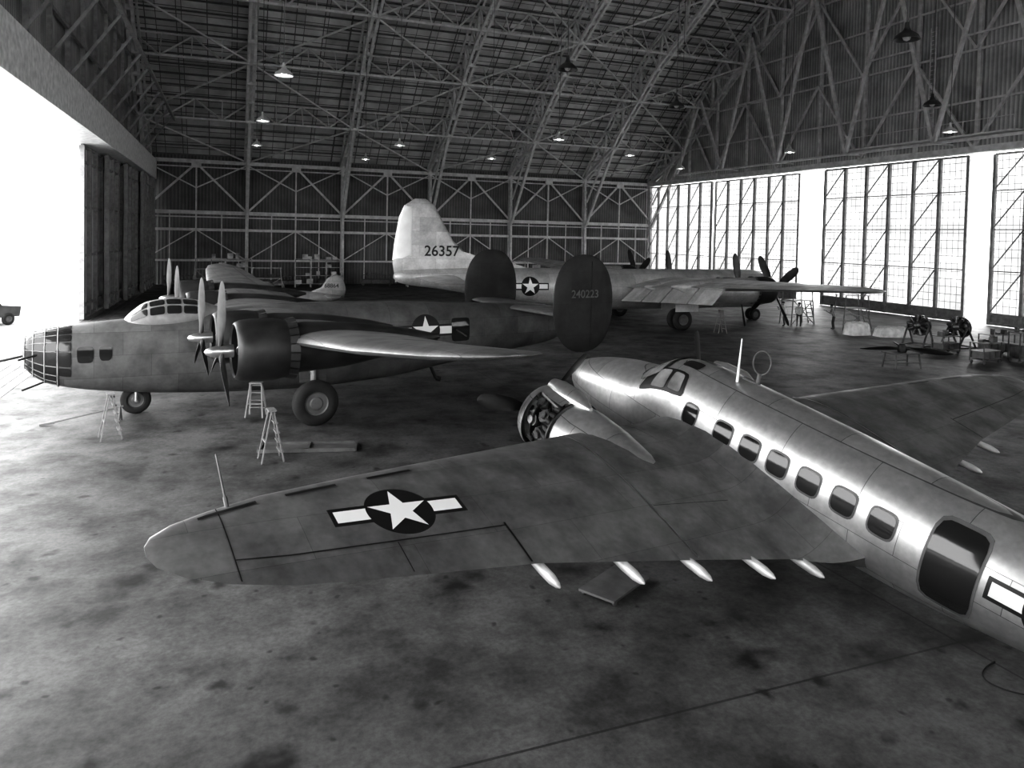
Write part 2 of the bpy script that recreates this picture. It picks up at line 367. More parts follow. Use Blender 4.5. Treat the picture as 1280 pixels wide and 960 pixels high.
# arc-length sampled roof curve
pts=[]; 
for i in range(len(PROF)-1):
    (t0,z0),(t1,z1)=PROF[i],PROF[i+1]; n=max(2,round(math.hypot(t1-t0,z1-z0)/2.7))
    for k in range(n): pts.append((t0+(t1-t0)*k/n,z0+(z1-z0)*k/n))
pts.append(PROF[-1])
def nrm(i):
    a=pts[max(0,i-1)]; c=pts[min(len(pts)-1,i+1)]; d=(c[0]-a[0],c[1]-a[1]); l=math.hypot(*d); return (d[1]/l,-d[0]/l)
N=len(pts)
outer=[(p[0]+nrm(i)[0]*.45,p[1]+nrm(i)[1]*.45) for i,p in enumerate(pts)]
def dep(i):
    e=min(i,N-1-i); return .9+2.6*min(1,e/3)
inner=[(p[0]+nrm(i)[0]*dep(i),p[1]+nrm(i)[1]*dep(i)) for i,p in enumerate(pts)]
mb=MB()
for k in range(7):
    s=min(max(BAY*k,.5),W-.5)
    for dx in (-.28,.28):
        for A,w in ((outer,.24),(inner,.32)):
            for i in range(N-1): mb.beam(H(s+dx,*A[i]),H(s+dx,*A[i+1]),w*.8,w)
    for i in range(N-1):
        a,c=(outer[i],inner[i+1]) if i%2 else (inner[i],outer[i+1])
        mb.beam(H(s,*a),H(s,*c),.28); mb.beam(H(s,*outer[i]),H(s,*inner[i]),.2)
        mb.box((s-.36,-inner[i][0]-.3,inner[i][1]-.12),(s+.36,-inner[i][0]+.3,inner[i][1]+.2))
    # columns (laced) on back and front wall
    for tt,tn,tq in ((.35,1.2,inner[0]),(T-.35,T-1.2,inner[-1])):
        mb.beam(H(s,tt,0),H(s,tt,14.2),.38); mb.beam(H(s,tn,0),H(s,*tq),.3)
        z=0
        while z<13: mb.beam(H(s,tt,z),H(s,tn,z+1.1),.1); mb.beam(H(s,tn,z+1.1),H(s,tt,z+2.2),.1); z+=2.2
    mb.beam(H(s,1.2,7.8),H(s,*inner[3]),.3); mb.beam(H(s,T-1.2,7.8),H(s,*inner[-4]),.3); mb.beam(H(s,1.2,10.8),H(s,*inner[2]),.18)
mb.obj('roof_truss',steel,matrix=HM)
# purlins, longitudinal trusses, bracing
mb=MB()
for i in range(N-1):
    for q in (0,.5):
        t=outer[i][0]*(1-q)+outer[i+1][0]*q; z=outer[i][1]*(1-q)+outer[i+1][1]*q
        mb.beam(H(0,t,z+.25),H(W,t,z+.25),.12,.16)
for k in range(24):
    s=(k+.5)*W/24
    for i in range(N-1): mb.beam(H(s,pts[i][0]+.1,pts[i][1]-.2),H(s,pts[i+1][0]+.1,pts[i+1][1]-.2),.08)
mb.obj('roof_purlins',simple('purlin_steel',.14,.6,.1),matrix=HM)
mb=MB()
for i in range(3,N-2,3):
    mb.beam(H(0,*inner[i]),H(W,*inner[i]),.2); mb.beam(H(0,*outer[i]),H(W,*outer[i]),.16)
    for k in range(6):
        s0=BAY*k
        for j in range(4):
            a=s0+BAY*j/4; c=s0+BAY*(j+1)/4
            P,Q=(inner,outer) if j%2 else (outer,inner)
            mb.beam(H(a,*P[i]),H(c,*Q[i]),.14); mb.beam(H(c,*P[i]),H(c,*Q[i]),.09)
for i in range(0,N-4,3):   # sway bracing in the roof plane
    for k in range(6):
        j=i+3 if i+3<N else N-1
        if (k+i//3)%2: mb.beam(H(BAY*k,*inner[i]),H(BAY*(k+1),*inner[j]),.15)
        else: mb.beam(H(BAY*(k+1),*inner[i]),H(BAY*k,*inner[j]),.15)
mb.obj('roof_bracing',steel,matrix=HM)
# back wall framing
mb=MB()
for tt in (.55,):
    for z,w in ((13.6,.4),(13.0,.14),(8.0,.4),(7.5,.14),(6.1,.3),(2.7,.22)):
        mb.beam(H(.1,tt,z),H(W-.1,tt,z),w*.8,w)
    for k in range(6):
        a,c=BAY*k,BAY*(k+1); mid=(a+c)/2
        mb.beam(H(mid,tt,13.4),H(a,tt,8.1),.22); mb.beam(H(mid,tt,13.4),H(c,tt,8.1),.22); mb.beam(H(mid,tt,13.4),H(mid,tt,2.7),.16)
        mb.beam(H(a,tt,13.4),H(mid,tt,10.7),.14); mb.beam(H(c,tt,13.4),H(mid,tt,10.7),.14)
        mb.beam(H(a,tt,2.7),H(mid,tt,6.1),.12); mb.beam(H(c,tt,2.7),H(mid,tt,6.1),.12)
        for q in (.25,.75): mb.beam(H(a+BAY*q,tt,0),H(a+BAY*q,tt,8),.12)
        mb.box(H(mid-.5,tt+.25,12.9),H(mid+.5,tt+.05,13.7))
mb.obj('back_wall_framing',steel,matrix=HM)
# gable framing (right)
mb=MB()
sg=W-.35
t=4.0
while t<T-2:
    mb.beam(H(sg,t,13.7),H(sg,t,roofz(t)-.3),.26); t+=5.5
for z in (17.5,21.5,25.5,29.5,33.5):
    ts=[p for p in np.arange(0,T,.25) if roofz(p)>z+.3]
    mb.beam(H(sg,ts[0],z),H(sg,ts[-1],z),.16)
mb.beam(H(sg-.3,.8,13.6),H(sg-.3,T-.8,13.6),.9,.5); 
for k in range(17):
    a=4+5.5*k-5.5; 
    for z0,z1 in ((13.8,21.5),(21.5,29.5)):
        if roofz(max(0,min(T,a)))>z1 and roofz(max(0,min(T,a+5.5)))>z1:
            if k%2: mb.beam(H(sg-.4,a,z0),H(sg-.4,a+5.5,z1),.2)
            else: mb.beam(H(sg-.4,a+5.5,z0),H(sg-.4,a,z1),.2)
# deeper wind truss standing inside the gable
for k in range(8):
    a=10+9*k; zr=[min(roofz(a)-3.5,30),min(roofz(min(a+9,T))-3.5,30)]
    if a+9>T-8: break
    mb.beam(H(sg-2.2,a,14.2),H(sg-2.2,a+4.5,zr[0]*.5+zr[1]*.5),.26); mb.beam(H(sg-2.2,a+9,14.2),H(sg-2.2,a+4.5,zr[0]*.5+zr[1]*.5),.26)
    mb.beam(H(sg-2.2,a,14.2),H(sg-2.2,a+9,14.2),.2); mb.beam(H(sg-2.2,a,14.2),H(sg,a,14.2),.14)
    mb.beam(H(sg-2.2,a+2.25,(14.2+(zr[0]+zr[1])/2)/2),H(sg-2.2,a+6.75,(14.2+(zr[0]+zr[1])/2)/2),.14)
# maintenance walkway on the gable
mb.box(H(sg-1.6,52,14.6),H(sg-.5,36,14.7))
for t in range(36,53,2): mb.beam(H(sg-1.6,t,14.7),H(sg-1.6,t,15.7),.06)
mb.beam(H(sg-1.6,36,15.7),H(sg-1.6,52,15.7),.06)
mb.beam(H(sg-.5,44,14.7),H(sg-.5,44,24),.07); mb.beam(H(sg-.5,44.5,14.7),H(sg-.5,44.5,24),.07)
for k in range(26): mb.beam(H(sg-.5,44,14.9+k*.35),H(sg-.5,44.5,14.9+k*.35),.04)
mb.obj('gable_framing',steel,matrix=HM)
# doors right: glazed leaves
dsteel=simple('door_steel',.3,.6,.1)
def leaf(name,t0,t1,s,zt=13.2,post=2.3,glazed=True,mat=None):
    r=root(name,HM)
    mb=MB(); 
    if glazed: mb.add([H(s,t0+.1,.9),H(s,t1-.1,.9),H(s,t1-.1,zt),H(s,t0+.1,zt)],[(0,1,2,3)]); mb.obj('glazing',pane,r,fix=False); mb=MB(); mb.box(H(s-.02,t1,.1),H(s+.04,t0,.9)); mb.obj('kick_panel',dsteel,r)
    else: mb.box(H(s,t1,.15),H(s+.1,t0,zt)); mb.obj('sheeting',mat,r)
    mb=MB(); n=max(1,round((t1-t0)/post)); dt=(t1-t0)/n; sf=s-.15 if glazed else s+.2
    for i in range(n+1): mb.beam(H(sf,t0+dt*i,.05),H(sf,t0+dt*i,zt),.24 if glazed else .3)
    for z in (.15,.9,zt)+(() if glazed else (4.2,7.4,10.4)): mb.beam(H(sf,t0,z),H(sf,t1,z),.16)
    if glazed:
        for z in (4.2,7.4,10.4): mb.beam(H(sf,t0,z),H(sf,t1,z),.08)
        for i in range(0,n):
            for z0,z1 in ((.9,4.2),(4.2,7.4),(7.4,10.4),(10.4,zt)):
                if (i%2)==0: mb.beam(H(sf-.1,t0+dt*i,z0),H(sf-.1,t0+dt*(i+1),z1),.08)
    mb.obj('frame',dsteel,r)
for a,c,s in ((.3,14.5,W-.3),(14.6,28.6,W+.2),(32.6,47.5,W-.3),(49.3,64,W+.2),(64.1,79,W-.3),(80,95,W+.2)): leaf('door',a,c,s)
# doors left (opened stack)
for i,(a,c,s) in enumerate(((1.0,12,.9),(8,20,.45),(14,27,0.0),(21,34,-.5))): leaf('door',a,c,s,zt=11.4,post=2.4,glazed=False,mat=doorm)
leaf('door',84,95.5,0,zt=11.4,post=2.4,glazed=False,mat=doorm)  # unseen leaf, added to shut out light and keep the foreground dark
mb=MB(); mb.box(H(-.9,T,11.5),H(1.3,0,12.0)); mb.box(H(1.1,T,12.0),H(1.3,0,13.6)); mb.obj('trim_1',simple('header_paint',.85,.5),matrix=HM)
mb=MB()
t=1.5
while t<T:
    mb.beam(H(.3,t,12.0),H(.3,t,roofz(t)-.3),.24)
    if roofz(t)>21: mb.beam(H(.3,t,12.3),H(3.5,t,17),.14)
    t+=4.5
for z in (17,21.5,25.5,29.5):
    ts=[p for p in np.arange(0,T,.25) if roofz(p)>z+.5]; mb.beam(H(.3,ts[0],z),H(.3,ts[-1],z),.18)
    if z<18: mb.beam(H(3.5,ts[0]+4,z),H(3.5,ts[-1]-4,z),.2)
mb.obj('gable_framing',simple('gable_steel',.3,.6),matrix=HM)
mb=MB()
for s in (-.7,-.25,.2,.65,1.1): mb.box(H(s-.04,T-.2,0),H(s+.04,.2,.012))
mb.obj('door_track',steel_d,matrix=HM)
# trees outside
def trees(name,s0,t0,s1,t1,n,h,alb):
    mb=MB(); P=[]
    for i in range(n+1):
        q=i/n; P.append((s0+(s1-s0)*q,t0+(t1-t0)*q,h*(.7+.3*random.random())))
    for i,(s,t,hh) in enumerate(P):
        for k in range(4):
            cx,cy=s+random.uniform(-8,8),-(t+random.uniform(-5,5)); r=hh*.6*random.uniform(.7,1.1); kk=random.uniform(.75,1)
            mb.lathe([(0,.8),(hh*.08,.7),(hh*.1,r*.8),(hh*.4*kk,r),(hh*.75*kk,r*.65),(hh*kk,.15)],(cx,cy,-.06),axis='z',n=9)
    mb.obj(name,simple('foliage',alb,1,0,(.5,.2)),matrix=HM,smooth=60)
trees('tree_line',-260,-150,-260,260,110,9,.1)
# lamps
shade_m=simple('lamp_enamel',.5,.35,0,None); bulb_m=simple('lamp_bulb',1,.4,0,None,emis=8); bulb_off=simple('lamp_bulb_off',.3,.4,0,None); shade_unlit=simple('lamp_enamel_unlit',.04,.35,0,None)  # unlit look painted in: lamps that are off get a darker enamel copy
LP=[(-10.2,32.6,1),(-15.7,46.1,1),(-20.7,59.4,1),(-8.9,57.3,1),(-13.8,68.6,1),(-2.0,65.6,1),(3.1,51.9,1),(2.1,30.3,0),(9.5,60.8,1),(8.3,38.2,0),(21,56.4,1),(13,24.8,0),(20.4,36.3,0),(26.2,44.6,1),(16,71.0,1)]
HMi=HM.inverted()
for x,y,on in LP:
    r=root('pendant_lamp',place(x,y,13))
    q=HMi@Vector((x,y,0)); zr=roofz(max(0,min(T,-q.y)))-13-.3
    mb=MB(); mb.lathe([(.42,.05),(.3,.09),(.22,.13),(.16,.22),(.05,.36),(-.08,.42),(-.08,.40),(.05,.33)],axis='z',n=24,cap=False); mb.lathe([(.3,.08),(.5,.06)],axis='z',n=12); mb.obj('shade',shade_m if on else shade_unlit,r,smooth=50)
    mb=MB(); mb.rod((0,0,.45),(0,0,max(1,zr)),.02,6); mb.obj('cable',steel_d,r)
    mb=MB(); mb.lathe([(.15,.03),(.08,.1),(0,.13),(-.08,.1),(-.12,.03)],axis='z',n=16); mb.obj('bulb',bulb_m if on else bulb_off,r,smooth=60)
# ------------------------------------------------------------------ transport airplane (foreground)
def transport():
    nose=Vector((1.77,19.08,2.65)); th=math.radians(123.5); pit=math.radians(12)
    M=Matrix.Translation(nose)@Matrix.Rotation(th,4,'Z')@Matrix.Rotation(-pit,4,'Y')
    R=root('transport_airplane',M)
    F=Fus([(0,.02,.02,-.02),(.06,.19,.2,-.19),(.2,.34,.34,-.31),(.5,.52,.52,-.43),(1.1,.71,.76,-.54),(1.8,.82,.97,-.58),(2.75,.87,1.18,-.58),(3.45,.9,1.6,-.56),(4.0,.92,1.73,-.53),(5,.94,1.76,-.48),(7,.94,1.75,-.42),(9,.92,1.7,-.3),(10.5,.83,1.63,-.1),(12,.66,1.52,.15),(13.5,.45,1.4,.45),(14.8,.2,1.28,.78),(15.2,.04,1.18,.95)],2.1)
    skin=ac_mat('aluminum_fuselage',.58,.33,.78,'XZ',(1.5,.55),ins=[('X','Z',-11.15,.85,.43)],var=.1,line=.35,stain=.25)
    wsk=ac_mat('aluminum_wing',.25,.42,.5,'YX',(2.6,.8),ins=[('Y','X',7.7,-5.72,.47)],var=.09,line=.6,stain=.5,mort=.004)
    F.mesh(.2,48).obj('fuselage',skin,R,smooth=50)
    w=MB(); fr=MB()
    wins=[4.64,5.5,6.14,6.76,7.4,8.06,8.72]
    for sd in (1,-1):
        for i,a in enumerate(wins):
            hwid=.17 if i==0 else .2
            F.win(fr,a-hwid-.03,a+hwid+.03,.935-.24,.935+.22,sd,off=.006,rd=4); F.win(w,a-hwid,a+hwid,.935-.2,.935+.185,sd,off=.014,rd=4)
    F.win(w,9.42,10.12,.2,1.42,1,off=.014,rd=6,N=10)
    F.win(fr,9.38,10.16,.15,1.47,1,off=.008,rd=6,N=10)
    w.obj('cabin_windows',glassd,R,smooth=60); fr.obj('window_frames',steel_d,R,smooth=60)
    d=math.radians; cf=MB(); cg=MB(); o=.4
    for sd in (1,-1):
        f=(lambda p:p) if sd>0 else (lambda p:math.pi-p)
        F.patch(cf,[(2.6+o,f(d(24))),(3.9+o,f(d(26))),(3.75+o,f(d(56))),(2.75+o,f(d(58)))],off=.01,rd=9)
        F.patch(cg,[(2.95+o,f(d(28))),(3.35+o,f(d(28))),(3.3+o,f(d(54))),(3.0+o,f(d(54)))],off=.02,rd=9)
        F.patch(cg,[(3.42+o,f(d(30))),(3.78+o,f(d(30))),(3.68+o,f(d(52))),(3.4+o,f(d(53)))],off=.02,rd=7)
        F.patch(cf,[(2.42+o,f(d(50))),(3.08+o,f(d(50))),(3.08+o,f(d(90))),(2.42+o,f(d(90)))],off=.012,rd=9)
        F.patch(cg,[(2.5+o,f(d(40))),(3.0+o,f(d(47))),(3.0+o,f(d(87))),(2.5+o,f(d(87)))],off=.022,rd=9)
        F.patch(cf,[(3.35+o,f(d(66))),(3.8+o,f(d(66))),(3.8+o,f(d(82))),(3.35+o,f(d(82)))],off=.012,rd=6)
    cf.obj('cockpit_frame',black,R,smooth=60); cg.obj('cockpit_glass',glassl,R,smooth=60)
    # wing: (y, aLE, chord, z, tc, twist)
    WG=Wing([(.3,3.45,4.7,.0,.17,.03),(1.2,3.5,4.6,.05,.17,.03),(3.4,3.75,3.85,.26,.16,.03),(6.2,4.2,2.85,.53,.14,.02),(8,4.55,2.35,.72,.13,.02),(9.4,4.85,1.9,.86,.12,.02),(10.1,5.08,1.5,.93,.11,0),(10.55,5.3,1.05,.98,.1,0),(10.8,5.5,.6,1.0,.09,0),(10.88,5.68,.2,1.01,.08,0)])
    fair=simple('fairing_metal',.5,.45,.3)
    for sd in (1,-1):
        m=MB(); WG.mesh(m,sd); m.obj('wing',wsk,R,smooth=50)
        m=MB(); WG.strip(m,sd,3.55,.03,3.55,.99,.035,.008); m.obj('wing_joint_strip',chrome,R)
        m=MB()
        WG.strip(m,sd,6.3,.72,6.3,.99,.03); WG.strip(m,sd,1.9,.70,3.5,.70,.012,spanwise=True)
        WG.strip(m,sd,6.3,.74,10.0,.76,.02,spanwise=True); WG.strip(m,sd,10.0,.05,10.0,.98,.015); WG.strip(m,sd,8.0,.76,8.0,.98,.015)
        for y in (7.1,8.35,9.5):
            WG.strip(m,sd,y,.14,y+.75,.14,.07,spanwise=True)
        m.obj('control_surface_gaps',black,R)
        m=MB()
        for y in (6.15,4.85,3.7,2.55,1.6):
            a,c,z,tc,tw=WG.sec(y); x=-(a+c); zz=z-.02
            m.lathe([(.5,.02),(.35,.05),(.05,.065),(-.2,.065),(-.34,.04),(-.4,.01)],(x-.02,sd*y,zz-.1),n=12,sz=1.2)
        m.obj('flap_track_fairings',fair,R,smooth=60)
        # wing root fillet: airfoil rings whose upper surface climbs the fuselage side
        m=MB(); R_=[]
        for y in (.5,.7,.8,.9,1.0,1.1,1.25,1.4,1.6,1.8):
            q=max(0,1-(y-.7)/1.1) if y>.7 else 1
            a,c,z,tc,tw=WG.sec(y); ext=.55*q**1.3; bump=.6*q**2.6
            up=[(-(a+x*(c+ext)),sd*y,z+af(x,tc)*c*1.15+tw*(.5-x)*c+bump*max(0,math.sin(math.pi*min(1,x*.93)))**.6+.3*q**2*max(0,x-.6)+.004) for x in XS]
            dn=[(-(a+x*(c+ext)),sd*y,z-af(x,tc)*c*.7+tw*(.5-x)*c+.2*q**2*max(0,x-.6)) for x in XS[::-1]]
            R_.append(up+dn[1:-1])
        m.loft(R_); m.obj('wing_fillet',wsk,R,smooth=60)
        # nacelle
        yc=2.6; zc=.04
        m=MB(); rr=[]
        for a,r,dz in ((3.2,.66,0),(3.6,.69,0),(4.3,.64,.02),(5.2,.53,.03),(6.0,.38,.02),(6.8,.2,.0),(7.4,.04,-.03)):
            rr.append([(-a,sd*yc+r*math.cos(2*math.pi*i/28),zc+dz+r*1.02*math.sin(2*math.pi*i/28)) for i in range(28)])
        m.loft(rr); m.obj('nacelle',skin,R,smooth=50)
        c=(-2.15,sd*yc,zc); r=.75
        # cowling: nose ring complete, side panels opened on the outboard side
        m=MB(); m.lathe([(-.22,.86*r),(-.12,.84*r),(0,.80*r),(.05,.84*r),(.02,.9*r),(-.1,.97*r),(-.22,.99*r)],c,cap=False,n=36)
        a0,a1=(d(62),d(262)) if sd>0 else (d(-82),d(118))
        m.arc([(-.2,.99*r),(-.4,r),(-.95,.99*r),(-.95,.95*r),(-.2,.95*r)],c,a0,a1)
        m.obj('cowling',skin,R,smooth=50)
        m=MB(); m.lathe([(-.98,.66),(-1.02,.72),(-1.06,.72),(-1.1,.64)],c,n=32); m.lathe([(-.36,.3),(-.37,.64),(-.4,.64),(-.41,.3)],c,n=32); m.lathe([(-.4,.4),(-1.0,.46)],c,n=24); m.obj('firewall_and_dark_disc',black,R,smooth=30)  # real firewall, plus black disc added to shade the see-through gaps behind the cylinders
        engine(R,(-2.45,sd*yc,zc),.74,9,1.3)
        m=MB(); m.rod((-2.4,sd*yc+.3,zc+.62),(-3.2,sd*yc+.3,zc+.5),.05)
        for k in range(10):
            q=d(-70+14*k); q=q if sd>0 else math.pi-q
            m.rod((-2.95,sd*yc+.6*math.cos(q),zc+.6*math.sin(q)),(-3.15,sd*yc+.66*math.cos(q),zc+.66*math.sin(q)),.05,8)
        m.obj('exhaust_stacks',eng_m,R)
        m=MB(); m.lathe([(.05,.03),(0,.16),(-.3,.22),(-.9,.22),(-1.3,.05)],(-2.25,sd*yc-sd*.05,zc+.70),n=16); m.obj('air_scoop',skin,R,smooth=50)
        propeller(R,(-1.9,sd*yc,zc+.02),1.65,3,math.radians(14) if sd>0 else 1.2,.17,black)
    # gear
    Mi=M.inverted()
    for sd in (1,-1):
        p=M@Vector((-4.3,sd*2.6,-.2)); hp=Vector((-4.3,sd*2.6,-.2)); wl=Mi@Vector((p.x,p.y,.5))
        wheel(R,tuple(wl),.5,.32)
        m=MB(); m.rod(hp+Vector((0,.22,0)),wl+Vector((0,.22,0)),.06); m.rod(hp-Vector((0,.22,0)),wl-Vector((0,.22,0)),.06); m.rod(wl-Vector((0,.24,0)),wl+Vector((0,.24,0)),.05); m.obj('landing_gear_leg',chrome,R,smooth=40)
    p=M@Vector((-14.2,0,.6)); wl=Mi@Vector((p.x,p.y,.2)); wheel(R,tuple(wl),.2,.15)
    m=MB(); m.rod(Vector((-14.2,0,.75)),wl+Vector((0,0,.02)),.05); m.obj('tail_wheel_leg',chrome,R)
    # tail
    TW=Wing([(0,13.4,1.7,1.25,.1,0),(3.2,13.7,1.2,1.25,.1,0)])
    for sd in (1,-1):
        m=MB(); TW.mesh(m,sd); m.obj('tailplane',wsk,R,smooth=50)
        m=MB(); plate(m,[(-14.4+.75*math.cos(q)*(1 if math.cos(q)<0 else .9),1.3+1.15*math.sin(q)) for q in [2*math.pi*i/28 for i in range(28)]],sd*3.25,.12); m.obj('tail_fin',skin,R,smooth=50)
    # antennas
    m=MB(); cx=Vector((-5.3,-.1,2.2)); K=24; ring=[]
    for i in range(K+1):
        q=2*math.pi*i/K; p0=cx+Vector((math.cos(q)*.17,math.cos(q)*.05,math.sin(q)*.24)); ring.append(p0)
    for i in range(K): m.rod(ring[i],ring[i+1],.016,6)
    m.rod((-5.3,-.1,1.7),(-5.3,-.1,1.97),.04); m.rod((-5.35,-.1,1.74),(-5.0,-.05,1.76),.05); m.obj('loop_antenna',steel_d,R,smooth=60)
    m=MB(); m.rod((-5.05,.2,1.7),(-4.95,.2,2.6),.028,8,.012); m.obj('antenna_mast',white_p,R)
    m=MB(); bp=WG.top(1,9.85,.05); m.rod(bp,bp+Vector((.75,0,.35)),.014); m.rod(bp-Vector((.1,0,.05)),bp+Vector((.12,0,.06)),.03); m.obj('pitot_mast',steel_d,R)
    return R
transport()
# ------------------------------------------------------------------ twin-tail bomber
def bomber24():
    M=place(-15.4245,22.3094,0,3.6525); R=root('twin_tail_bomber_airplane',M)
    F=Fus([(.5,.2,2.5,1.95),(.56,.42,2.66,1.75),(.75,.6,2.8,1.5),(1.2,.78,2.92,1.2),(2.0,.92,3.02,.98),(3,1.0,3.1,.82),(4.2,1.08,3.2,.68),(6.5,1.15,3.4,.52),(9,1.15,3.52,.45),(12,1.12,3.5,.6),(14.5,1.0,3.4,.95),(17,.8,3.3,1.3),(18.8,.65,3.2,1.5),(19.6,.55,3.1,1.65),(20.1,.4,2.9,1.9),(20.2,.2,2.75,2.1)],2.7)
    skin=ac_mat('dull_aluminum_skin',.14,.5,.25,'XZ',(1.6,.7),ins=[('X','Z',-13.4,2.42,.58)],gate=('Y',1),var=.18,line=.5,stain=.4)
    wsk=ac_mat('dull_wing_skin',.27,.42,.6,'YX',(1.9,.7),var=.15)
    fin_m=ac_mat('dark_fin_paint',.025,.55,0,'XZ',(3,1.2),var=.15,stain=.4)
    F.mesh(.3,44).obj('fuselage',skin,R,smooth=45)
    gl=MB(); d=math.radians
    for sd in (1,-1):
        f=(lambda p:p) if sd>0 else (lambda p:math.pi-p)
        for a0,a1 in ((.6,.78),(.82,1.08),(1.12,1.42),(1.46,1.8)):
            for p0 in range(-62,86,18):
                if a0>1.4 and p0<-30: continue
                F.patch(gl,[(a0,f(d(p0))),(a1,f(d(p0))),(a1,f(d(p0+16))),(a0,f(d(p0+16)))],off=.012,rd=9,N=2,K=16)
        F.win(gl,1.95,2.4,1.9,2.4,sd,off=.012); F.win(gl,2.55,2.9,1.95,2.4,sd,off=.012)
        F.win(gl,14.5,15.3,1.95,2.85,sd,off=.014,rd=8)
        F.win(gl,8.9,9.25,2.5,2.75,sd,off=.014)
    gl.obj('nose_glazing',glassd,R,smooth=60)
    m=MB(); m.rod((-.6,0,2.1),(.15,.05,1.95),.035); m.rod((-1.0,.6,2.2),(-.45,.95,2.1),.03); m.rod((-1.1,.3,1.3),(-.5,.5,1.1),.03); m.obj('nose_guns',black,R)
    m=MB()
    for a in (.58,.8,1.1,1.44):   # raised frames of the glazed nose
        for i in range(36): m.rod(F.Po(a,2*math.pi*i/36,.02),F.Po(a,2*math.pi*(i+1)/36,.02),.02,5)
    for p0 in range(-63,250,18):
        for a in (.58,.8,1.1): m.rod(F.Po(a,d(p0),.02),F.Po(a+.3,d(p0),.02),.014,5)
    m.obj('nose_frames',grey_p,R)
    m=MB(); m.lathe([(.05,.05),(.03,.3),(-.05,.36),(-.12,.3)],(-.55,0,2.2),n=20); m.obj('nose_gun_ring',steel_d,R,smooth=50)
    m=MB(); p=[F.Po(14.4,F.phz(14.4,2.1),.02),F.Po(15.0,F.phz(15.0,2.1),.02)]
    m.rod(p[0]+Vector((-.3,0,.3)),p[0]+Vector((-.5,.5,.1)),.03); m.obj('waist_gun',black,R)
    o=-.55
    C=Fus([(3.75+o,.2,3.05,2.8),(3.9+o,.5,3.25,2.6),(4.5+o,.74,3.68,2.5),(5.2+o,.8,3.78,2.5),(5.8+o,.78,3.74,2.5),(6.6+o,.5,3.5,2.6),(7.2+o,.2,3.35,2.7)],2.4)
    C.mesh(.2,32).obj('canopy',simple('canopy_frame',.2,.5,.1),R,smooth=45)
    m=MB()
    for sd in (1,-1):
        f=(lambda p:p) if sd>0 else (lambda p:math.pi-p)
        for a0,a1 in ((3.98,4.45),(4.52,4.95),(5.02,5.45),(5.52,5.95)):
            C.patch(m,[(a0+o,f(d(14))),(a1+o,f(d(14))),(a1+o,f(d(40))),(a0+o,f(d(40)))],off=.012,rd=8)
            C.patch(m,[(a0+o,f(d(46))),(a1+o,f(d(46))),(a1+o,f(d(74))),(a0+o,f(d(74)))],off=.012,rd=8)
    m.obj('canopy_glass',glassd,R,smooth=60)
    WG=Wing([(.4,6.1,4.3,3.05,.15,.0),(1.1,6.1,4.3,3.05,.15,.0),(4,6.35,3.9,3.08,.15,0),(8,6.75,3.2,3.3,.14,0),(12,7.15,2.5,3.62,.13,0),(15,7.45,1.95,3.95,.13,.0),(16.2,7.7,1.5,4.1,.12,0),(16.7,8.0,.95,4.16,.11,0),(16.85,8.25,.3,4.18,.1,0)])
    blm=simple('blade_paint',.07,.75,0)
    for sd in (1,-1):
        m=MB(); WG.mesh(m,sd); m.obj('wing',wsk,R,smooth=50)
        m=MB(); WG.strip(m,sd,1.3,.74,15.5,.76,.03,spanwise=True); WG.strip(m,sd,9,.75,9,.99,.03); m.obj('control_surface_gaps',black,R)
        for y,z in ((3.9,2.93),(7.8,3.1)):
            c=(-5.5,sd*y,z)
            m=MB(); rr=[]
            for a,r,dz in ((6.5,.7,0),(7.2,.72,.02),(8.2,.66,.03),(9.2,.5,.06),(10.2,.3,.08),(11.0,.06,.1)):
                rr.append([(-a,sd*y+r*math.cos(2*math.pi*i/24),z+dz+r*.9*math.sin(2*math.pi*i/24)) for i in range(24)])
            m.loft(rr); m.obj('nacelle',cowl_d,R,smooth=50)
            cowl(R,c,.78,1.2,cowl_d,sy=1.08); engine(R,(-5.8,sd*y,z),.66)
            propeller(R,(-5.15,sd*y,z),1.76,3,math.radians(92 if y<5 else 84),.17,blm)
    for sd in (1,-1):
        y=sd*3.9; wheel(R,(-8.5,y,.71),.71,.42)
        m=MB(); m.rod((-8.5,y-sd*.32,.71),(-8.5,y-sd*.32,2.9),.09); m.rod((-8.5,y-sd*.32,.71),(-8.5,y,.71),.06); m.rod((-8.5,y-sd*.32,1.5),(-7.6,y-sd*.32,2.9),.04); m.obj('landing_gear_leg',chrome,R,smooth=40)
        m=MB(); m.box((-8.95,y-sd*.45-.02,1.3),(-8.1,y-sd*.45+.02,2.4)); m.obj('gear_door',skin,R)
    wheel(R,(-3.6,0,.46),.46,.3)
    m=MB(); m.rod((-3.6,.22,.46),(-3.6,.22,.95),.05); m.rod((-3.6,-.22,.46),(-3.6,-.22,.95),.05); m.rod((-3.6,-.24,.46),(-3.6,.24,.46),.05); m.obj('nose_gear_leg',chrome,R)
    m=MB(); m.rod((-14,0,1.0),(-14.3,0,.35),.07); m.rod((-14.3,-.05,.35),(-14.5,.0,.3),.1); m.obj('tail_bumper',black,R)
    TW=Wing([(.2,17.3,2.4,3.12,.1,0),(3.95,17.6,1.9,3.12,.1,0)])
    for sd in (1,-1):
        m=MB(); TW.mesh(m,sd); m.obj('tailplane',wsk,R,smooth=50)
        m=MB(); E=[]; fy=3.98 if sd>0 else 3.6
        for i in range(40):
            q=2*math.pi*i/40; cx,s_=math.cos(q),math.sin(q); e=2/2.3
            E.append((-18.6+1.36*math.copysign(abs(cx)**e,cx),3.6+1.86*math.copysign(abs(s_)**e,s_)))
        plate(m,E,sd*fy,.2); m.obj('tail_fin',fin_m,R,smooth=50)
        m=MB(); m.beam((-18.9,sd*(fy+.105),1.95),(-18.9,sd*(fy+.105),5.2),.03,.01); m.obj('rudder_hinge_line',black,R)
